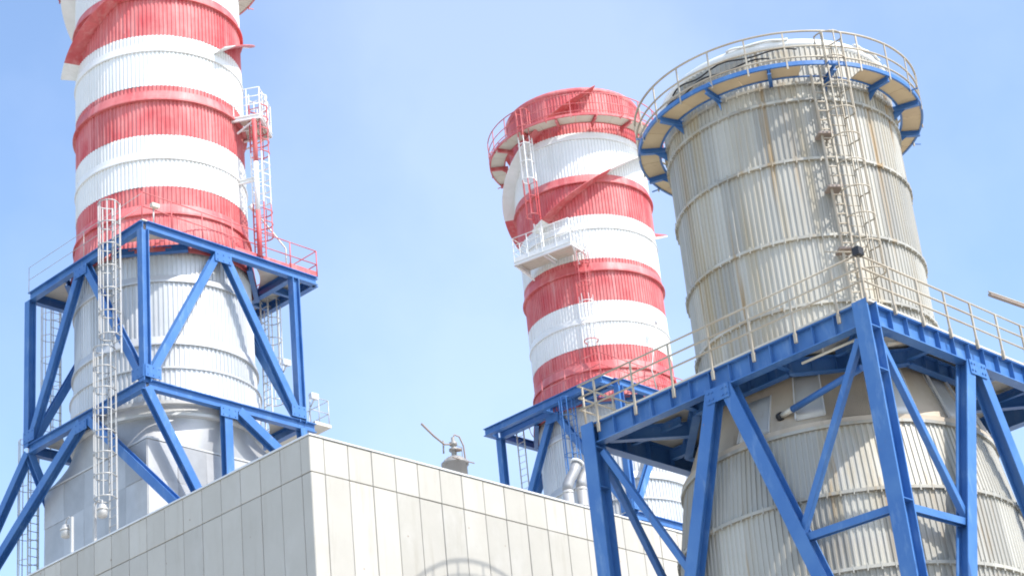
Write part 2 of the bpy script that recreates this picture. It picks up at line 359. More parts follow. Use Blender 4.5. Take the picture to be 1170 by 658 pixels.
# round walkway at the top of the grey stack
def ring_walkway(parent, ax, r0, r1, z, brackets, hole, steel, deckm, railm, posts, rail_z, phase=0., rr=.022, skip_edge=None):
    wk = node('ring_walkway', parent, (ax[0], ax[1], z))
    st = 360 / brackets
    MB().lathe(*ax, [(r1, z - .02), (r1 + .06, z - .02), (r1 + .06, z + .1), (r1, z + .1)], 120, sm=False, closed=True).build('edge_channel', steel, wk)
    MB().lathe(*ax, [(r0, z - .03), (r0 + .06, z - .03), (r0 + .06, z - .01), (r0, z - .01)], 120, sm=False, closed=True).build('inner_angle', steel, wk)
    br = None
    for k in range(brackets):
        a = phase + st * k
        mb = MB(); mb.ibeam(polar(ax, r0 - .12, a, z - .09), polar(ax, r1 + .02, a, z - .09), .1, .16)
        mb.add([polar(ax, r0 - .12, a, z - .17), polar(ax, r0 + .22, a, z - .17), polar(ax, r0 - .12, a, z - .42)], [(0, 1, 2)])
        mb.build('bracket', steel, wk)
        for j in range(2):
            b0, b1 = a + st * j / 2, a + st * (j + 1) / 2
            mid = (b0 + b1) / 2
            if hole and abs((mid - hole[0] + 180) % 360 - 180) < hole[1]: continue
            MB().lathe(*ax, [(r0 + .03, z), (r1 - .003, z), (r1 - .003, z + .035), (r0 + .03, z + .035)], 8, b0 + .12, b1 - .12, False, True).build('deck_board', deckm, wk)
    gr = node('guardrail', parent, (ax[0], ax[1], z))
    for h, q in ((rail_z - z, rr * 1.2), ((rail_z - z) * .55, rr), (.22, rr)):
        MB().tube(arc(ax, r1 + .05, z + h, 0, 357, 3), q, 6, True).build('rail', railm, gr)
    src = None
    for k in range(posts):
        a = phase + 3 + 360 * k / posts; p = polar(ax, r1 + .05, a, z)
        MB().bar(p - Vector((0, 0, .12)), p + Vector((0, 0, rail_z - z)), .045, .03, polar((0, 0), 1, a, 0)).build('post', railm, gr)
        if k % 3 == 0:
            MB().bar(polar(ax, r1, a, z - .05), polar(ax, r1 + .26, a, z - .05), .035, .03).build('outrigger', steel, gr)
    return wk
ring_walkway(gs, AR, 3.36, 3.94, 30.17, 14, (-119, 10), 'blue', 'deck', 'rail_buff', 24, 31.19, phase=8, rr=.027)

# support frame of the grey stack
X0, Y0, X1, Y1, ZT = 38.69, 24.22, 47.70, 33.06, 22.02
fr = thing('support_frame', 'blue steel frame and railed walkway around the grey stack', 'steel frame', (X0, Y0, 0), 'blue steel support frames')
H = .56
def beam(parent, a, b, w_, h, name='beam', mat='blue', stiff=0., up=(0, 0, 1)):
    o = MB().ibeam(a, b, w_, h, up).build(name, mat, parent)
    if stiff:
        a, b = Vector(a), Vector(b); L_ = (b - a).length; d = (b - a) / L_; n = int(L_ / stiff); src = None
        upv = Vector(up); sd_ = d.cross(upv)
        for k in range(1, n):
            p = a + d * (L_ * k / n)
            if src is None: src = MB().bar(p - sd_ * w_ / 2 * .92, p + sd_ * w_ / 2 * .92, .014, h - .062, upv).build('stiffener', mat, o, p)
            else: inst(src, 'stiffener', o, p)
    return o
zb = ZT - H / 2
CN = [(X0, Y0), (X1, Y0), (X1, Y1), (X0, Y1)]
beam(fr, (X0, Y0 + .2, zb), (X0, Y1 - .2, zb), .3, H, stiff=.62)
beam(fr, (X0 + .2, Y0, zb), (X1 - .2, Y0, zb), .3, H, stiff=.62)
beam(fr, (X1, Y0 + .2, zb), (X1, Y1 - .2, zb), .3, H)
beam(fr, (X0 + .2, Y1, zb), (X1 - .2, Y1, zb), .3, H, stiff=.9)
for x, y in CN: MB().ibeam((x, y, 0), (x, y, ZT + .02), .42, .44, (1, 0, 0), .04, .03).build('column', 'blue', fr)
for x, y in CN:
    for z in (21.35, 20.25, 17.05, 13.5):
        for q in (-1, 1): MB().box((x - .18, y + q * .115 - .09, z), (x + .18, y + q * .115 + .09, z + .025)).build('column_stiffener', 'blue', fr)
cx, cy = AR
ap = 3.62; oc = [(ap, ap * .4142), (ap * .4142, ap), (-ap * .4142, ap), (-ap, ap * .4142), (-ap, -ap * .4142), (-ap * .4142, -ap), (ap * .4142, -ap), (ap, -ap * .4142)]
for i in range(8):
    p, q = oc[i], oc[(i + 1) % 8]
    beam(fr, (cx + p[0], cy + p[1], zb - .02), (cx + q[0], cy + q[1], zb - .02), .22, .42, 'ring_beam', stiff=.55)
for x, y in CN:
    sx, sy = (1 if x < cx else -1), (1 if y < cy else -1)
    e = ap * .7071 + .05
    beam(fr, (x + sx * .3, y + sy * .3, zb), (cx - sx * (e - .0), cy - sy * (e - .0), zb), .2, .40, 'diagonal_beam')
    beam(fr, (cx - sx * ap * .4142, y + sy * .16, zb + .05), (cx - sx * ap * .4142, cy - sy * ap, zb + .05), .16, .3, 'joist')
    beam(fr, (x + sx * .16, cy - sy * ap * .4142, zb + .05), (cx - sx * ap, cy - sy * ap * .4142, zb + .05), .16, .3, 'joist')
    beam(fr, (x + sx * 1.35, y + sy * .16, zb + .07), (x + sx * 1.35, y + sy * 1.9, zb + .07), .12, .22, 'joist')
# deck with a round hole, in panels
def deck_plates(parent, ax, r, x0, y0, x1, y1, z, mat, t=.05, sect=16, name='deck_panel', inset=.0):
    def edge(a):
        c, s = math.cos(R(a)), math.sin(R(a)); k = 1e9
        if c > 1e-6: k = min(k, (x1 - ax[0]) / c)
        if c < -1e-6: k = min(k, (x0 - ax[0]) / c)
        if s > 1e-6: k = min(k, (y1 - ax[1]) / s)
        if s < -1e-6: k = min(k, (y0 - ax[1]) / s)
        return k
    crn = [math.degrees(math.atan2(y - ax[1], x - ax[0])) % 360 for x, y in ((x0, y0), (x1, y0), (x1, y1), (x0, y1))]
    cuts = sorted([360 * k / sect for k in range(sect)])
    for i in range(sect):
        a0, a1 = cuts[i] + .08, cuts[i] + 360 / sect - .08
        an = sorted([a0 + (a1 - a0) * k / 5 for k in range(6)] + [c for c in crn if a0 < c < a1])
        vs = []
        for a in an:
            ca, sa = math.cos(R(a)), math.sin(R(a)); e = max(edge(a), r + .02)
            vs += [(ax[0] + r * ca, ax[1] + r * sa, z), (ax[0] + e * ca, ax[1] + e * sa, z), (ax[0] + e * ca, ax[1] + e * sa, z + t), (ax[0] + r * ca, ax[1] + r * sa, z + t)]
        n = len(an)
        fs = [(k * 4 + q, k * 4 + (q + 1) % 4, k * 4 + 4 + (q + 1) % 4, k * 4 + 4 + q) for k in range(n - 1) for q in range(4)] + [(3, 2, 1, 0), tuple((n - 1) * 4 + q for q in range(4))]
        MB().add(vs, fs).build(name, mat, parent)
deck_plates(fr, AR, 3.3, X0 - .16, Y0 - .16, X1 + .16, Y1 + .16, ZT + .004, 'deck_grey', sect=20)
# rails on the visible faces
L_ = Y1 - Y0
guardrail(fr, (X0 - .19, Y0 - .19), (X0 - .19, Y1 + .15), ZT + .06, [(25.06 - Y0 + 1.3 * k) / (L_ + .34) for k in range(-0, 7)], 'rail_buff', (.42, .76, 1.1), .026, foot=.36)
guardrail(fr, (X0 - .19, Y0 - .192), (X1 + .15, Y0 - .192), ZT + .06, [(.0 + 1.18 * k) / (X1 - X0 + .34) for k in range(8)], 'rail_buff', (.42, .76, 1.1), .026, foot=.14)
guardrail(fr, (X0 - .19, Y1 + .18), (X1, Y1 + .18), ZT + .06, [.02, .15, .28, .41, .54, .67, .8, .93], 'rail_buff', (.42, .76, 1.1), .026)
guardrail(fr, (X1 + .18, Y0), (X1 + .18, Y1), ZT + .06, [.02, .15, .28, .41, .54, .67, .8, .93], 'rail_buff', (.42, .76, 1.1), .026)
MB().tube([(X0 + .25, 24.55, 21.36), (X0 + .25, 26.4, 21.36)], .035, 8).build('cream_tube', 'cream', fr)  # plain cream tube for the pale line below the beam
# face bracing: inverted V in each face, corner braces and struts
def hleg(parent, a, b, w_=.36, h=.34, up=(1, 0, 0), name='leg'): return MB().ibeam(a, b, w_, h, up, .035, .03).build(name, 'blue', parent)
def face(fixed, axis, lo, hi, mid, sgn):
    P = (lambda s, z: (fixed, s, z)) if axis == 'y' else (lambda s, z: (s, fixed, z))
    upv = (1, 0, 0) if axis == 'y' else (0, 1, 0)
    zt, zbm = 21.45, 9.2
    for e in (lo, hi):
        sg = 1 if e > mid else -1
        hleg(fr, P(mid + sg * .22, zt), P(e - sg * .1, zbm), up=upv)
        t = (zt - 17.05) / (zt - zbm); sm_ = mid + sg * .22 + (e - sg * .1 - mid - sg * .22) * t
        MB().bar(P(e - sg * .3, 21.2), P(sm_, 17.15), .17, .17, upv).build('brace', 'blue', fr)
        MB().ibeam(P(e - sg * .2, 16.95), P(sm_, 17.02), .18, .18, upv).build('strut', 'blue', fr)
        a = P(sm_ - .2, 16.85); 
    MB().ibeam(P(lo, 9.1), P(hi, 9.1), .3, .4).build('beam', 'blue', fr)
    o_ = .192
    for s in (-1, 1):
        a, b = P(mid - .36, 21.12), P(mid + .36, 21.5)
        if axis == 'y': gp = MB().box((fixed + s * o_ - .012, a[1], a[2]), (fixed + s * o_ + .012, b[1], b[2])).build('gusset_plate', 'blue', fr)
        else: gp = MB().box((a[0], fixed + s * o_ - .012, a[2]), (b[0], fixed + s * o_ + .012, b[2])).build('gusset_plate', 'blue', fr)
        src = None
        for bz in (21.22, 21.4):
            for bo in (-.28, -.16, .16, .28):
                p = Vector(P(mid + bo, bz)); n_ = Vector((s, 0, 0)) if axis == 'y' else Vector((0, s, 0))
                p = p + n_ * (o_ + .012)
                if src is None: src = MB().tube([p, p + n_ * .03], .028, 6).build('bolt', 'blue', gp, p)
                else: inst(src, 'bolt', gp, p)
face(X0, 'y', Y0, Y1, 28.72, -1); face(Y0, 'x', X0, X1, 43.0, -1); face(Y1, 'x', X0, X1, 43.2, 1); face(X1, 'y', Y0, Y1, 28.78, 1)
# stay pipe running into the drum wall
a, b = Vector((X0 + .5, Y0 + .7, 20.75)), polar(AR, 3.86, -163, 20.55)
MB().tube([a, a.lerp(b, .86)], .085, 10).build('stay_pipe', 'blue', fr)
MB().tube([a.lerp(b, .86), b], .07, 10).build('stay_pipe_end', 'cream', fr)
MB().tube([b + (b - a).normalized() * -.02, b + (b - a).normalized() * .1], .11, 10).build('stay_socket', 'dark', fr)
MB().tube([(39.6, 24.4, 21.25), (41.3, 24.5, 21.9)], .06, 8).build('drain_pipe', 'rail_buff', fr)

lp = polar(AR, 3.47, -120, 0)
ladder('caged_ladder', 'buff caged ladder climbing the grey stack to its round walkway', (lp.x, lp.y), -120, 22.1, 31.15, 'rail_buff', cage_from=2.0, width=.46, cr=.38, hoop_gap=.8, bars=5)
lp2 = polar(AR, 3.5, -126, 0)
t = thing('cable_riser', 'buff cable tray climbing the grey stack beside its ladder', 'cable tray', (lp2.x, lp2.y, 22.1))
for s in (-.14, .14):
    d = polar((0, 0), 1, -36, 0) * s
    MB().bar(Vector((lp2.x, lp2.y, 22.1)) + d, Vector((lp2.x, lp2.y, 30.1)) + d, .05, .06).build('side_rail', 'rail_buff', t)
z = 22.3; src = None
while z < 30.1:
    d = polar((0, 0), .14, -36, 0); p = Vector((lp2.x, lp2.y, z))
    if src is None: src = MB().bar(p - d, p + d, .03, .03).build('rung', 'rail_buff', t, p)
    else: inst(src, 'rung', t, p)
    z += .28
for z in (24.9, 26.7, 28.3): MB().bar(polar(AR, 3.24, -127, z), polar(AR, 3.62, -127, z), .4, .06).build('bracket', 'rust', t)

# floodlight on the corner of the railing
t = thing('floodlight', 'black floodlight box fixed to the corner of the buff railing', 'floodlight', (X0 - .19, Y0 - .19, 23.1))
MB().box((X0 - .31, Y0 - .31, 23.14), (X0 - .09, Y0 - .12, 23.34)).build('housing', 'dark', t)
MB().tube([(X0 - .19, Y0 - .19, 23.0), (X0 - .19, Y0 - .19, 23.2)], .03, 8).build('stem', 'rail_buff', t)
MB().tube([(X0 - .75, Y0 + .35, 23.32), (X0 - .05, Y0 - .35, 23.22)], .018, 6).build('arm', 'rail_buff', t)
MB().tube([(X0 - .3, Y0 - .6, 23.3), (X0 + .3, Y0 - .1, 23.45)], .018, 6).build('arm', 'rail_buff', t)

# ================================================================== RED AND WHITE STACKS
def striped_stack(ax, label, fins, frame_origin, box):
    t = thing('striped_stack', label, 'chimney', (ax[0], ax[1], 24.02), 'red and white striped stacks')
    O = lambda z: (ax[0], ax[1], z)
    RB = 3.06
    MB().lathe(*ax, [(3.27, 35.3), (3.27, 35.55), (3.12, 36.85)], 96).build('skirt', 'red', t, O(35.3))
    corrugated(ax, 3.29, 3.10, 35.42, 36.85, 130, .03).build('corrugated_sheet_course', 'red', t, O(35.4))
    zs = [36.85] + BANDS
    for a, b in zip(zs, zs[1:]): corrugated(ax, RB, RB, a, b, 130, .034).build('corrugated_sheet_course', band((a + b) / 2), t, O(a))
    for z, thick in ((36.85, 1), (39.1, 0), (41.5, 1), (43.6, 0), (45.9, 1), (48.15, 0)):
        m = band(z); h, d = (.42, .15) if thick else (.3, .085)
        MB().lathe(*ax, [(RB + .01, z), (RB + d, z), (RB + d, z + .06), (RB + d * .75, z + .1), (RB + .045, z + h), (RB, z + h)], 120, sm=False).build('flange_band', m, t, O(z))
    MB().lathe(*ax, [(RB + .03, 50.6), (RB + .08, 50.66), (RB + .08, 50.8), (RB - .05, 50.84), (2.85, 50.7), (2.85, 48)], 96).build('top_rim', 'red', t, O(50.7))
    MB().lathe(*ax, [(2.83, 35), (2.83, 50.6)], 64).build('inner_liner', 'soot', t, O(35))
    # helical strakes, split where the paint changes
    for a0 in fins:
        fin = node('helical_strake', t, polar(ax, 3.1, a0, 44.2))
        cuts = [43.95] + [b for b in BANDS if 43.95 < b < 50.6] + [50.6]
        for za, zb_ in zip(cuts, cuts[1:]):
            n = max(4, int((zb_ - za) / .12)); vs = []
            for k in range(n + 1):
                z = za + (zb_ - za) * k / n; a = a0 + (z - 43.95) / .037
                for r, dz in ((RB, 0), (3.66, 0), (3.66, .025), (RB, .025)): vs.append(polar(ax, r, a - (dz / .037), z + dz * .2))
            fs = [(k * 4 + q, k * 4 + (q + 1) % 4, k * 4 + 4 + (q + 1) % 4, k * 4 + 4 + q) for k in range(n) for q in range(4)] + [(3, 2, 1, 0), tuple(n * 4 + q for q in range(4))]
            MB().add(vs, fs, False).build('strake_plate', band((za + zb_) / 2), fin)
    ring_walkway(t, ax, 3.32, 4.0, 48.85, 14, None, 'red', 'cream', 'red', 22, 49.95, phase=4, rr=.02)
    # pale lower drum
    RL = 3.1
    for a, b, r in ((34.46, 35.42, RL), (32.13, 34.19, RL + .02), (30.93, 31.8, RL + .06), (29.72, 30.9, 3.26)):
        corrugated(ax, r, r, a, b, 120, .032).build('corrugated_sheet_course', 'light_sheet', t, O(a))
    for z0, z1, d in ((34.19, 34.46, .12), (31.8, 32.13, .17)):
        MB().lathe(*ax, [(RL, z0), (RL + d, z0), (RL + d, z0 + .05), (RL + d * .5, z1), (RL, z1)], 120, sm=False).build('smooth_band', 'light_sheet', t, O(z0))
    MB().lathe(*ax, [(RL + .05, 30.93), (3.34, 30.93), (3.34, 30.88), (3.26, 30.86)], 120, sm=False).build('step_ring', 'light_sheet', t, O(30.9))
    MB().lathe(*ax, [(3.25, 29.74), (3.31, 29.72), (3.31, 29.6), (3.2, 29.56), (3.2, 29.3), (3.3, 29.28), (3.3, 29.18), (3.15, 29.15)], 120, sm=False).build('drum_flange', 'grey_plate', t, O(29.7))
    # square to round transition and inlet box
    x0, y0, x1, y1 = box; n = 96; ring = []; sq = []
    mx_, my_ = (x0 + x1) / 2, (y0 + y1) / 2
    for k in range(n):
        a = math.tau * (k + .5) / n; c, s = math.cos(a), math.sin(a); m_ = max(abs(c), abs(s))
        ring.append((ax[0] + 3.15 * c, ax[1] + 3.15 * s)); sq.append((mx_ + (x1 - x0) / 2 * c / m_, my_ + (y1 - y0) / 2 * s / m_))
    rowsn = 5; vs = []
    for q in range(rowsn + 1):
        u = q / rowsn; z = 28.06 + (29.17 - 28.06) * u; e_ = u ** .85
        for k in range(n): vs.append((sq[k][0] + (ring[k][0] - sq[k][0]) * e_, sq[k][1] + (ring[k][1] - sq[k][1]) * e_, z))
    fs = [(q * n + k, q * n + (k + 1) % n, (q + 1) * n + (k + 1) % n, (q + 1) * n + k) for q in range(rowsn) for k in range(n)]
    MB().add(vs, fs, True).build('transition_hood', 'alu', t)
    MB().box((x0, y0, 24.02), (x1, y1, 28.0)).build('inlet_box', 'alu', t)
    rng = random.Random(11); ny, nzp = 5, 3
    for k in range(ny):
        for q in range(nzp):
            zA, zB = 24.05 + 3.93 * q / nzp, 24.05 + 3.93 * (q + 1) / nzp - .006
            for fc in 'xy':
                lo_, hi_ = (y0, y1) if fc == 'x' else (x0, x1)
                a_, b_ = lo_ + (hi_ - lo_) * k / ny + .003, lo_ + (hi_ - lo_) * (k + 1) / ny - .003
                d1, d2, d3, d4 = [.02 + rng.uniform(0, .022) for _ in range(4)]
                P4 = [(a_, zA, d1), (b_, zA, d2), (b_, zB, d3), (a_, zB, d4)]
                f3 = [(x0 - d, a, z) if fc == 'x' else (a, y0 - d, z) for a, z, d in P4]; b3 = [(x0 + .002, a, z) if fc == 'x' else (a, y0 + .002, z) for a, z, d in P4]
                MB().add(f3 + b3, [(0, 1, 2, 3), (7, 6, 5, 4), (0, 4, 5, 1), (1, 5, 6, 2), (2, 6, 7, 3), (3, 7, 4, 0)]).build('cladding_panel', 'alu', t)
    MB().box((x0 - .05, y0 - .05, 28.0), (x1 + .05, y1 + .05, 28.06)).build('box_flange', 'grey_plate', t)
    return t

def striped_frame(label, x0, y0, x1, y1, deck_x1, ya, yb, midy, midx, ax, stiff):
    """top level at 35.68, lower level at 29.8, legs to the roof; ya / yb are the rows of the columns"""
    f = thing('support_frame', label, 'steel frame', (x0, y0, 24.02), 'blue steel support frames')
    zt, zl, h = 35.68, 29.82, .34
    b = lambda a_, b_, w_=.24, hh=h, name='beam', up=(0, 0, 1): MB().ibeam(a_, b_, w_, hh, up).build(name, 'blue', f)
    for z, xe in ((zt - h / 2, deck_x1), (zl - .18, x1 + .6)):
        b((x0, y0, z), (x0, y1, z)); b((x0 + .13, y0, z), (xe, y0, z)); b((x0 + .13, yb, z), (xe, yb, z)); b((x1, y0 + .13, z), (x1, y1, z))
        if y1 - yb > .3: b((x0 + .13, y1, z), (xe, y1, z))
    b((deck_x1, y0, zt - h / 2), (deck_x1, yb, zt - h / 2))
    for s in (1.3, 2.6): b((x1 + .13, y0 + s, zt - h / 2 - .02), (deck_x1 - .13, y0 + s, zt - h / 2 - .02), .14, .26, 'joist')
    # inner octagon under the deck
    apo = 3.2
    for sx, sy in ((-1, -1), (1, -1), (1, 1), (-1, 1)):
        p = (ax[0] + sx * apo, ax[1] + sy * apo * .42, zt - .3); q = (ax[0] + sx * apo * .42, ax[1] + sy * apo, zt - .3)
        b(p, q, .18, .26, 'ring_beam')
    for x, y in ((x0, ya), (x0, yb), (x1, ya), (x1, yb)): MB().ibeam((x, y, zl - .1), (x, y, zt - h), .28, .30, (1, 0, 0), .03, .025).build('column', 'blue', f)
    lg = lambda a_, b_, up, w_=.27, hh=.26, name='brace': MB().ibeam(a_, b_, w_, hh, up, .03, .025).build(name, 'blue', f)
    for x in (x0, x1):
        for e in (ya, yb):
            sg = 1 if e > midy else -1
            lg((x, midy + sg * .15, zt - h), (x, e - sg * .12, zl + .08), (1, 0, 0))
    for y in (ya, yb):
        for e in (x0, x1):
            sg = 1 if e > midx else -1
            lg((midx + sg * .15, y, zt - h), (e - sg * .12, y, zl + .08), (0, 1, 0))
    def plate(fx, y_, z_, w2, h2):
        gp = MB().box((fx - .012, y_ - w2, z_ - h2), (fx + .012, y_ + w2, z_ + h2)).build('gusset_plate', 'blue', f); src = None
        for by in (-.7, 0, .7):
            for bz in (-.6, .6):
                p = Vector((fx - .012, y_ + by * w2, z_ + bz * h2))
                if src is None: src = MB().tube([p, p - Vector((.025, 0, 0))], .022, 6).build('bolt', 'blue', gp, p)
                else: inst(src, 'bolt', gp, p)
    plate(x0 - .165, ya + .2, zl + .25, .32, .22); plate(x0 - .165, yb - .2, zl + .25, .32, .22); plate(x0 - .165, midy, zt - h - .2, .36, .18); plate(x0 - .175, midy, zl - .5, .36, .18)
    def plate_y(fy, x_, z_, w2, h2):
        gp = MB().box((x_ - w2, fy - .012, z_ - h2), (x_ + w2, fy + .012, z_ + h2)).build('gusset_plate', 'blue', f); src = None
        for bx_ in (-.7, 0, .7):
            for bz in (-.6, .6):
                p = Vector((x_ + bx_ * w2, fy - .012, z_ + bz * h2))
                if src is None: src = MB().tube([p, p - Vector((0, .025, 0))], .022, 6).build('bolt', 'blue', gp, p)
                else: inst(src, 'bolt', gp, p)
    plate_y(ya - .165, x0 + .2, zl + .25, .32, .22); plate_y(ya - .165, x1 - .2, zl + .25, .32, .22); plate_y(ya - .165, midx, zt - h - .2, .36, .18); plate_y(ya - .175, midx, zl - .5, .36, .18)
    # lower legs
    zr, zk = 24.02, zl - .3
    lg((x0, midy + .1, zk), (x0, yb + 5.1, zr), (1, 0, 0), .32, .30, 'leg'); lg((x0, yb, zk), (x0, yb + 5.3, zr), (1, 0, 0), .30, .28, 'leg')
    lg((x0, midy - .3, zk), (x0, midy - 6.0, zr), (1, 0, 0), .30, .28, 'leg')
    lg((x0, ya, zk), (midx + .1, ya, zr), (0, 1, 0), .30, .28, 'leg'); lg((midx, ya, zk), (midx, ya, zr), (0, 1, 0), .32, .28, 'leg')
    lg((midx + .5, ya, zk), (x1 + 6.0, ya, zr), (0, 1, 0), .32, .30, 'leg')
    lg((x1, ya, zk), (x1 + .4, ya, zr), (0, 1, 0), .28, .26, 'leg'); lg((x1, yb, zk), (x1, yb + 4, zr), (1, 0, 0), .28, .26, 'leg'); lg((x0, yb, zk), (x0 + 2.6, yb, zr), (0, 1, 0), .28, .26, 'leg')
    return f
AL, AM = (41.10, 54.47), (64.97, 54.52)
BOX_L = (38.05, 51.5, 44.0, 57.35); dX, dY = AM[0] - AL[0], AM[1] - AL[1]
st_l = striped_stack(AL, 'large red and white banded stack cut off by the top of the picture', (153, -86, 34), None, BOX_L)
fl = striped_frame('blue braced steel frame around the pale drum of the cut off striped stack', 37.66, 51.0, 44.25, 57.75, 45.3, 51.0, 57.75, 54.45, 40.95, AL, 0)
st_m = striped_stack(AM, 'smaller red and white banded stack between the other two, its top in view', (-180, -60, 60), None, (BOX_L[0] + dX, BOX_L[1] + dY, BOX_L[2] + dX, BOX_L[3] + dY))
fm = striped_frame('blue open steel frame at the foot of the smaller striped stack', 61.7, 51.05, 68.3, 58.0, 68.6, 51.05, 58.0, 54.75, 65.0, AM, 0)
for a_, b_ in (((60.9, 51.2, 35.51), (60.9, 58.12, 35.51)), ((61.02, 51.3, 35.51), (61.58, 51.3, 35.51)), ((61.02, 58.0, 35.51), (61.58, 58.0, 35.51)), ((61.02, 54.7, 35.51), (61.58, 54.7, 35.51))): MB().ibeam(a_, b_, .24, .34).build('beam', 'blue', fm)
for k in range(4): MB().box((61.0, 51.2 + k * .6, 35.69), (61.72, 51.78 + k * .6, 35.73)).build('deck_panel', 'cream', fm)
# decks and rails of the two upper levels
deck_plates(fl, AL, 3.45, 37.6, 50.96, 45.35, 57.8, 35.69, 'deck_grey', .04, 16)
deck_plates(fl, AL, 3.55, 38.0, 51.2, 44.2, 57.6, 29.83, 'deck_grey', .04, 16)
deck_plates(fm, AM, 3.45, 62.0, 51.0, 68.3, 57.0, 35.69, 'deck_grey', .04, 16)
deck_plates(fm, AM, 3.55, 61.9, 51.2, 68.2, 57.6, 29.83, 'deck_grey', .04, 16)
MB().bar((44.1, 51.0, 35.83), (45.4, 51.0, 35.83), .03, .22).build('toe_board', 'red', fl)
MB().bar((45.38, 51.0, 35.83), (45.38, 54.2, 35.83), .03, .22, ).build('toe_board', 'red', fl)
MB().bar((41.6, 51.0, 35.80), (44.08, 51.0, 35.80), .03, .14).build('toe_board', 'red', fl)
guardrail(fl, (37.62, 50.98), (45.38, 50.98), 35.73, [.0, .16, .33, .5, .67, .84, 1.0], 'red', (.5, 1.05), .02)
guardrail(fl, (37.62, 50.98), (37.62, 57.8), 35.73, [.5, 1.0], 'galv_dark', (.5, 1.0), .011)
guardrail(fl, (45.38, 51.0), (45.38, 57.8), 35.73, [.22, .44, .66, .88], 'red', (.5, 1.05), .02)
guardrail(fm, (60.95, 51.25), (68.3, 51.25), 35.73, [.0, .16, .33, .5, .67, .84, 1.0], 'red', (.5, 1.05), .02)
guardrail(fm, (60.95, 51.25), (60.95, 54.6), 35.73, [.3, .6, 1.0], 'red', (.5, 1.05), .02)
guardrail(fl, (44.7, 51.05), (45.6, 51.05), 29.9, [.05, .5, 1.0], 'galv_dark', (.5, 1.0), .016)
guardrail(fl, (45.6, 51.05), (45.6, 54.5), 29.9, [.3, .6, 1.0], 'galv_dark', (.5, 1.0), .016)
MB().box((44.9, 51.0, 29.86), (45.65, 54.6, 29.97)).build('landing', 'cream', fl)
# balconies
def balcony(parent, ax, ang, z, half, r1, mat, deckm):
    bn = node('balcony', parent, polar(ax, 3.1, ang, z)); f = polar((0, 0), 1, ang, 0); s = Vector((-f.y, f.x, 0)); c = Vector((ax[0], ax[1], z))
    up = Vector((0, 0, 1)); rin = 2.9
    for q in (-1, 1): MB().ibeam(c + f * rin + s * half * q, c + f * r1 + s * half * q, .1, .18).build('side_beam', mat, bn)
    MB().ibeam(c + f * r1 - s * half, c + f * r1 + s * half, .1, .18).build('edge_beam', mat, bn)
    MB().ibeam(c + f * 3.0, c + f * (r1 - .05), .08, .14).build('joist', mat, bn)
    for q in (-1, 1): MB().bar(c + f * (r1 - .15) + s * half * q - up * .08, c + f * 3.12 + s * half * .8 * q - up * .5, .06, .06).build('knee_brace', mat, bn)
    n = 5
    for k in range(n):
        a = rin + .1 + (r1 - rin - .12) * k / n; b2 = rin + .1 + (r1 - rin - .12) * (k + 1) / n - .015
        for q0, q1 in ((-half, -.06), (.06, half)):
            p = [c + f * a + s * q0, c + f * b2 + s * q0, c + f * b2 + s * q1, c + f * a + s * q1]
            MB().add([v + up * .1 for v in p] + [v + up * .13 for v in p], [(3, 2, 1, 0), (4, 5, 6, 7), (0, 1, 5, 4), (1, 2, 6, 5), (2, 3, 7, 6), (3, 0, 4, 7)]).build('deck_board', deckm, bn)
    path = [c + f * 3.05 - s * half, c + f * r1 - s * half, c + f * r1 + s * half, c + f * 3.05 + s * half]
    for h in (.45, .8, 1.15): MB().tube([v + up * (h + .1) for v in path], .019, 6).build('rail', mat, bn)
    MB().bar(path[1] + up * .2, path[2] + up * .2, .012, .2).build('toe_board', mat, bn)
    for a, b2, m in ((path[0], path[1], 2), (path[1], path[2], 4), (path[2], path[3], 2)):
        for k in range(m): p = a.lerp(b2, k / m); MB().bar(p + up * .05, p + up * 1.25, .038, .032).build('post', mat, bn)
balcony(st_m, AM, -168, 42.35, 1.45, 4.2, 'white', 'cream')
balcony(st_l, AL, -55, 41.5, .75, 4.05, 'white', 'cream')
# ladders on the stacks and frames
p = polar(AM, 3.6, -175, 0)
ladder('caged_ladder', 'red and white caged ladder from white balcony up to the round walkway', (p.x, p.y), -175, 42.5, 49.9, 'white', cage_from=2.0, mat_at=band, bars=4, cr=.29, width=.4)
p = polar(AM, 3.45, -145, 0)
ladder('caged_ladder', 'red and white caged ladder below the white balcony of the smaller stack', (p.x, p.y), -145, 35.75, 43.4, 'white', cage_from=2.2, mat_at=band, bars=4, cr=.3)
p = polar(AL, 3.85, -64, 0)
ladder('caged_ladder', 'red and white caged ladder under the white balcony of the cut off stack', (p.x, p.y), 26, 35.75, 42.6, 'white', cage_from=1.0, mat_at=lambda z: 'white' if 38.0 < z < 40.1 or z > 42.15 else 'red', hoop_gap=.5, bar=.025)
for za, zb_, mm in ((35.74, 37.6, 'red'), (37.6, 39.6, 'white'), (39.6, 41.4, 'red')): MB().tube([(p.x - .12, p.y - .1, za), (p.x - .12, p.y - .1, zb_)], .09, 8).build('ladder_post', mm, st_l)
MB().ibeam(polar(AL, 3.0, -64, 39.0), polar(AL, 3.75, -64, 39.0), .1, .16).build('ladder_bracket', 'white', st_l)
ladder('caged_ladder', 'upper grey caged ladder on the near face of the blue frame, reaching its red railing', (37.33, 52.06), 180, 31.0, 36.62, 'galv_dark', cage_from=.6, hoop_gap=.8, bar=.024, cr=.36)
ladder('caged_ladder', 'lower grey caged ladder hanging down towards the concrete parapet', (37.33, 52.4), 180, 24.04, 31.3, 'galv_dark', cage_from=1.95, hoop_gap=.8, bar=.024, cr=.36)
ladder('caged_ladder', 'thin caged ladder on the far side of blue frame, above the lower level', (39.1, 58.3), 90, 29.9, 36.4, 'galv', cage_from=1.2, bar=.014)
ladder('caged_ladder', 'thin caged ladder on the far side of blue frame, below the lower level', (38.2, 58.3), 90, 24.04, 30.4, 'galv', cage_from=1.0, bar=.014)
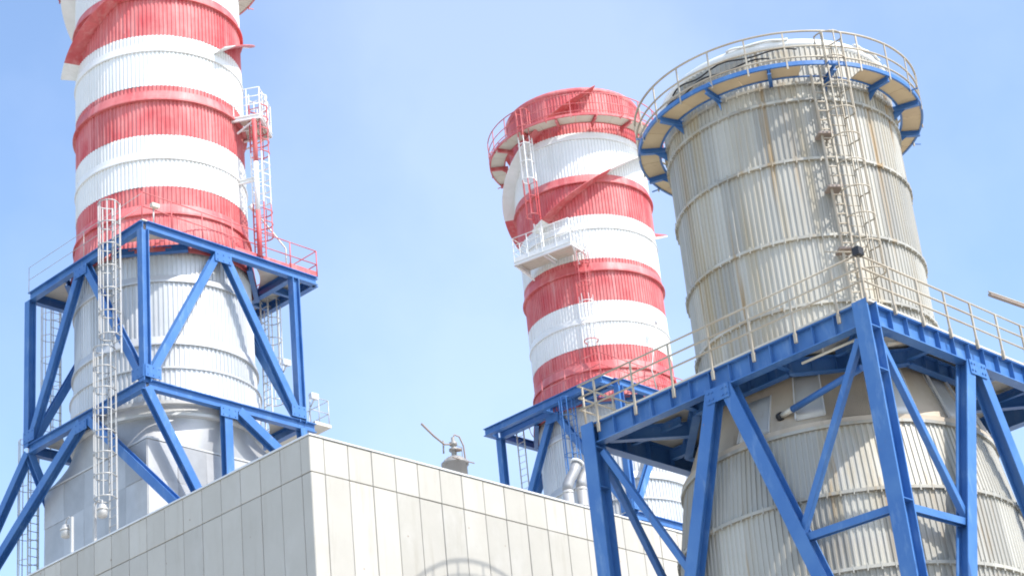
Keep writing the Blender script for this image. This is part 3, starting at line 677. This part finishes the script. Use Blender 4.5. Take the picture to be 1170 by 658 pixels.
ladder('caged_ladder', 'grey caged ladder between stack drum and blue column, above the landing', (44.75, 53.3), 0, 29.95, 35.6, 'galv', cage_from=1.6, bar=.02)
ladder('caged_ladder', 'blue caged ladder inside the frame of the smaller striped stack', (61.2, 53.3), 180, 31.6, 35.4, 'blue', cage_from=.4, bar=.02, cr=.3)
ladder('caged_ladder', 'thin grey ladder standing at the open end of the blue frame', (61.9, 57.0), 180, 29.9, 36.1, 'galv', cage=False)

# ================================================================== SMALL THINGS
# roof vent tank
tx, ty = 45.08, 44.5
t = thing('vent_tank', 'small domed grey vent tank with lever arm behind the parapet', 'tank', (tx, ty, 24.02))
MB().lathe(tx, ty, [(.39, 24.02), (.39, 26.12), (.45, 26.13), (.45, 26.2), (.39, 26.21), (.37, 26.28), (.26, 26.38), (.12, 26.43), (0, 26.44)], 32).build('body', 'dull', t)
MB().lathe(tx, ty, [(.09, 26.42), (.09, 26.62), (.16, 26.63), (.16, 26.7), (.08, 26.72), (.07, 26.8), (.13, 26.82), (.13, 26.92), (.06, 26.95), (.06, 27.1), (0, 27.12)], 16).build('valve', 'dull', t)
MB().tube([(tx - .05, ty, 26.85), (tx - .4, ty + .02, 26.78), (tx - .8, ty + .06, 27.0), (tx - 1.28, ty + .1, 27.34)], [.03, .03, .034, .038], 8).build('lever_arm', 'rust', t)
MB().tube([(tx - .38, ty + .1, 26.5), (tx - .35, ty + .1, 26.95)], .03, 6).build('gauge_stem', 'dull', t)
MB().tube([(tx - .02, ty, 27.05), (tx + .05, ty - .03, 27.2), (tx + .22, ty - .08, 27.15), (tx + .36, ty - .1, 26.85), (tx + .4, ty - .1, 26.3), (tx + .42, ty - .1, 24.05)], .028, 8).build('drain_pipe', 'rust', t)
MB().tube([(tx + .12, ty + .3, 27.06), (tx + .68, ty + .3, 27.0), (tx + .7, ty + .3, 24.05)], .014, 6).build('vent_line', 'dull', t)
MB().tube([(tx - .48, ty - .4, 26.17), (tx + .48, ty - .4, 26.17)], .025, 6).build('clamp_bar', 'rust', t)
for q in range(6):
    a = math.tau * q / 6; MB().tube([(tx + .42 * math.cos(a), ty + .42 * math.sin(a), 26.08), (tx + .42 * math.cos(a), ty + .42 * math.sin(a), 26.26)], .02, 6).build('bolt', 'dull', t)
MB().lathe(tx, ty - .22, [(0, 26.55), (.1, 26.56), (.1, 26.62), (0, 26.63)], 14).build('hand_wheel', 'rust', t)
# two insulated elbow pipes
for (px, py, zt_, lab) in ((50.42, 44.5, 26.5, 'shorter silver elbow pipe rising over the parapet'), (51.02, 44.4, 26.7, 'taller silver elbow pipe rising over the parapet, nearer the blue column')):
    t = thing('elbow_pipe', lab, 'pipe', (px, py, 24.02), 'silver elbow pipes on the roof')
    MB().tube([(px, py, 24.02), (px, py, zt_ - .2)], .19, 16).build('riser', 'alu', t)
    e = [Vector((px, py, zt_ - .2)), Vector((px + .02, py, zt_)), Vector((px + .12, py - .04, zt_ + .2)), Vector((px + .3, py - .1, zt_ + .5)), Vector((px + .45, py - .16, zt_ + .85))]
    MB().tube(e, .186, 16).build('elbow', 'alu', t)
    d = (e[-1] - e[-2]).normalized()
    MB().tube([e[-1] - d * .02, e[-1] + d * .06], .235, 16).build('end_flange', 'white', t)
    MB().tube([e[-1] + d * .02, e[-1] + d * .075], .155, 16).build('bore_shade', 'dark', t)  # solid dark plug, paints the shaded hollow of the open pipe end
    for q in (.3, .9, 1.5): MB().lathe(px, py, [(.193, zt_ - q), (.203, zt_ - q), (.203, zt_ - q + .05), (.193, zt_ - q + .05)], 16).build('band', 'galv', t)
# roof lamps on short posts
for (py, hz, oy, lab) in ((53.12, 25.45, .32, 'pale bell lamp on short post, lower along the parapet'), (51.87, 25.5, -.42, 'pale bell lamp on short post beside the caged ladder foot')):
    t = thing('roof_lamp', lab, 'lamp', (36.24, py, 24.02), 'bell lamps on the parapet')
    MB().bar((36.24, py, 24.02), (36.24, py, hz), .1, .1).build('post', 'galv_dark', t)
    MB().tube([(36.24, py, hz - .05), (36.24, py + oy * .5, hz + .06), (36.24, py + oy, hz - .02), (36.24, py + oy, hz - .2)], .022, 6).build('arm', 'galv_dark', t)
    MB().lathe(36.24, py + oy, [(.05, hz - .14), (.13, hz - .2), (.15, hz - .28), (.17, hz - .42), (.16, hz - .56), (.1, hz - .6), (0, hz - .61)], 20).build('lamp_head', 'galv_dark', t)
    MB().lathe(36.24, py + oy, [(.172, hz - .3), (.185, hz - .3), (.185, hz - .36), (.172, hz - .36)], 20).build('lamp_collar', 'galv', t)
# lamps on the frame of the large striped stack
t = thing('floodlight', 'white floodlight box on the near corner of the red railing', 'floodlight', (37.75, 50.9, 36.3))
MB().box((37.95, 50.82, 36.28), (38.25, 50.98, 36.42)).build('housing', 'cream', t); MB().tube([(38.1, 50.98, 35.75), (38.1, 50.98, 36.3)], .03, 6).build('stem', 'galv', t)
def swan_lamp(base, top, tip, label):
    t = thing('lamp_pole', label, 'lamp', base)
    b, p, q = Vector(base), Vector(top), Vector(tip)
    MB().tube([b, p, p.lerp(q, .35) + Vector((0, 0, .02)), q], .03, 6).build('pole', 'galv', t)
    MB().tube([q - Vector((0, 0, .02)), q + (q - p).normalized() * .22], [.07, .1], 10).build('lamp_head', 'white', t)
swan_lamp((44.3, 51.4, 35.74), (44.3, 51.4, 36.75), (43.3, 51.9, 38.25), 'thin grey lamp pole leaning over the red rail beside the stack')
swan_lamp((64.1, 50.95, 35.74), (64.0, 51.0, 36.6), (64.6, 50.9, 38.9), 'thin dark lamp pole rising in front of the smaller striped stack')
for (x, z, lab) in ((43.55, 31.75, 'white floodlight fixed to the far blue brace above the landing'), (44.75, 30.75, 'white floodlight on blue column over the pale landing')):
    t = thing('floodlight', lab, 'floodlight', (x, 50.85, z))
    MB().box((x - .2, 50.7, z - .08), (x + .12, 50.86, z + .12)).build('housing', 'white', t); MB().tube([(x, 50.8, z - .05), (x - .02, 51.0, z - .3)], .025, 6).build('bracket', 'galv', t)
# brown boom reaching in at the side of the grey stack
t = thing('lamp_boom', 'brown pipe boom sticking into the sky beside the grey stack', 'boom', (41.2, 20.0, 0))
MB().tube([(36.92, 20.0, 20.04), (41.2, 20.0, 20.32)], .042, 10).build('boom', 'rust', t)
MB().tube([(36.9, 20.0, 20.11), (41.2, 20.0, 20.39)], .018, 6).build('cable', 'rail_buff', t)
MB().tube([(41.2, 20.0, 0), (41.2, 20.0, 20.6)], [.18, .12], 12).build('mast', 'galv', t)
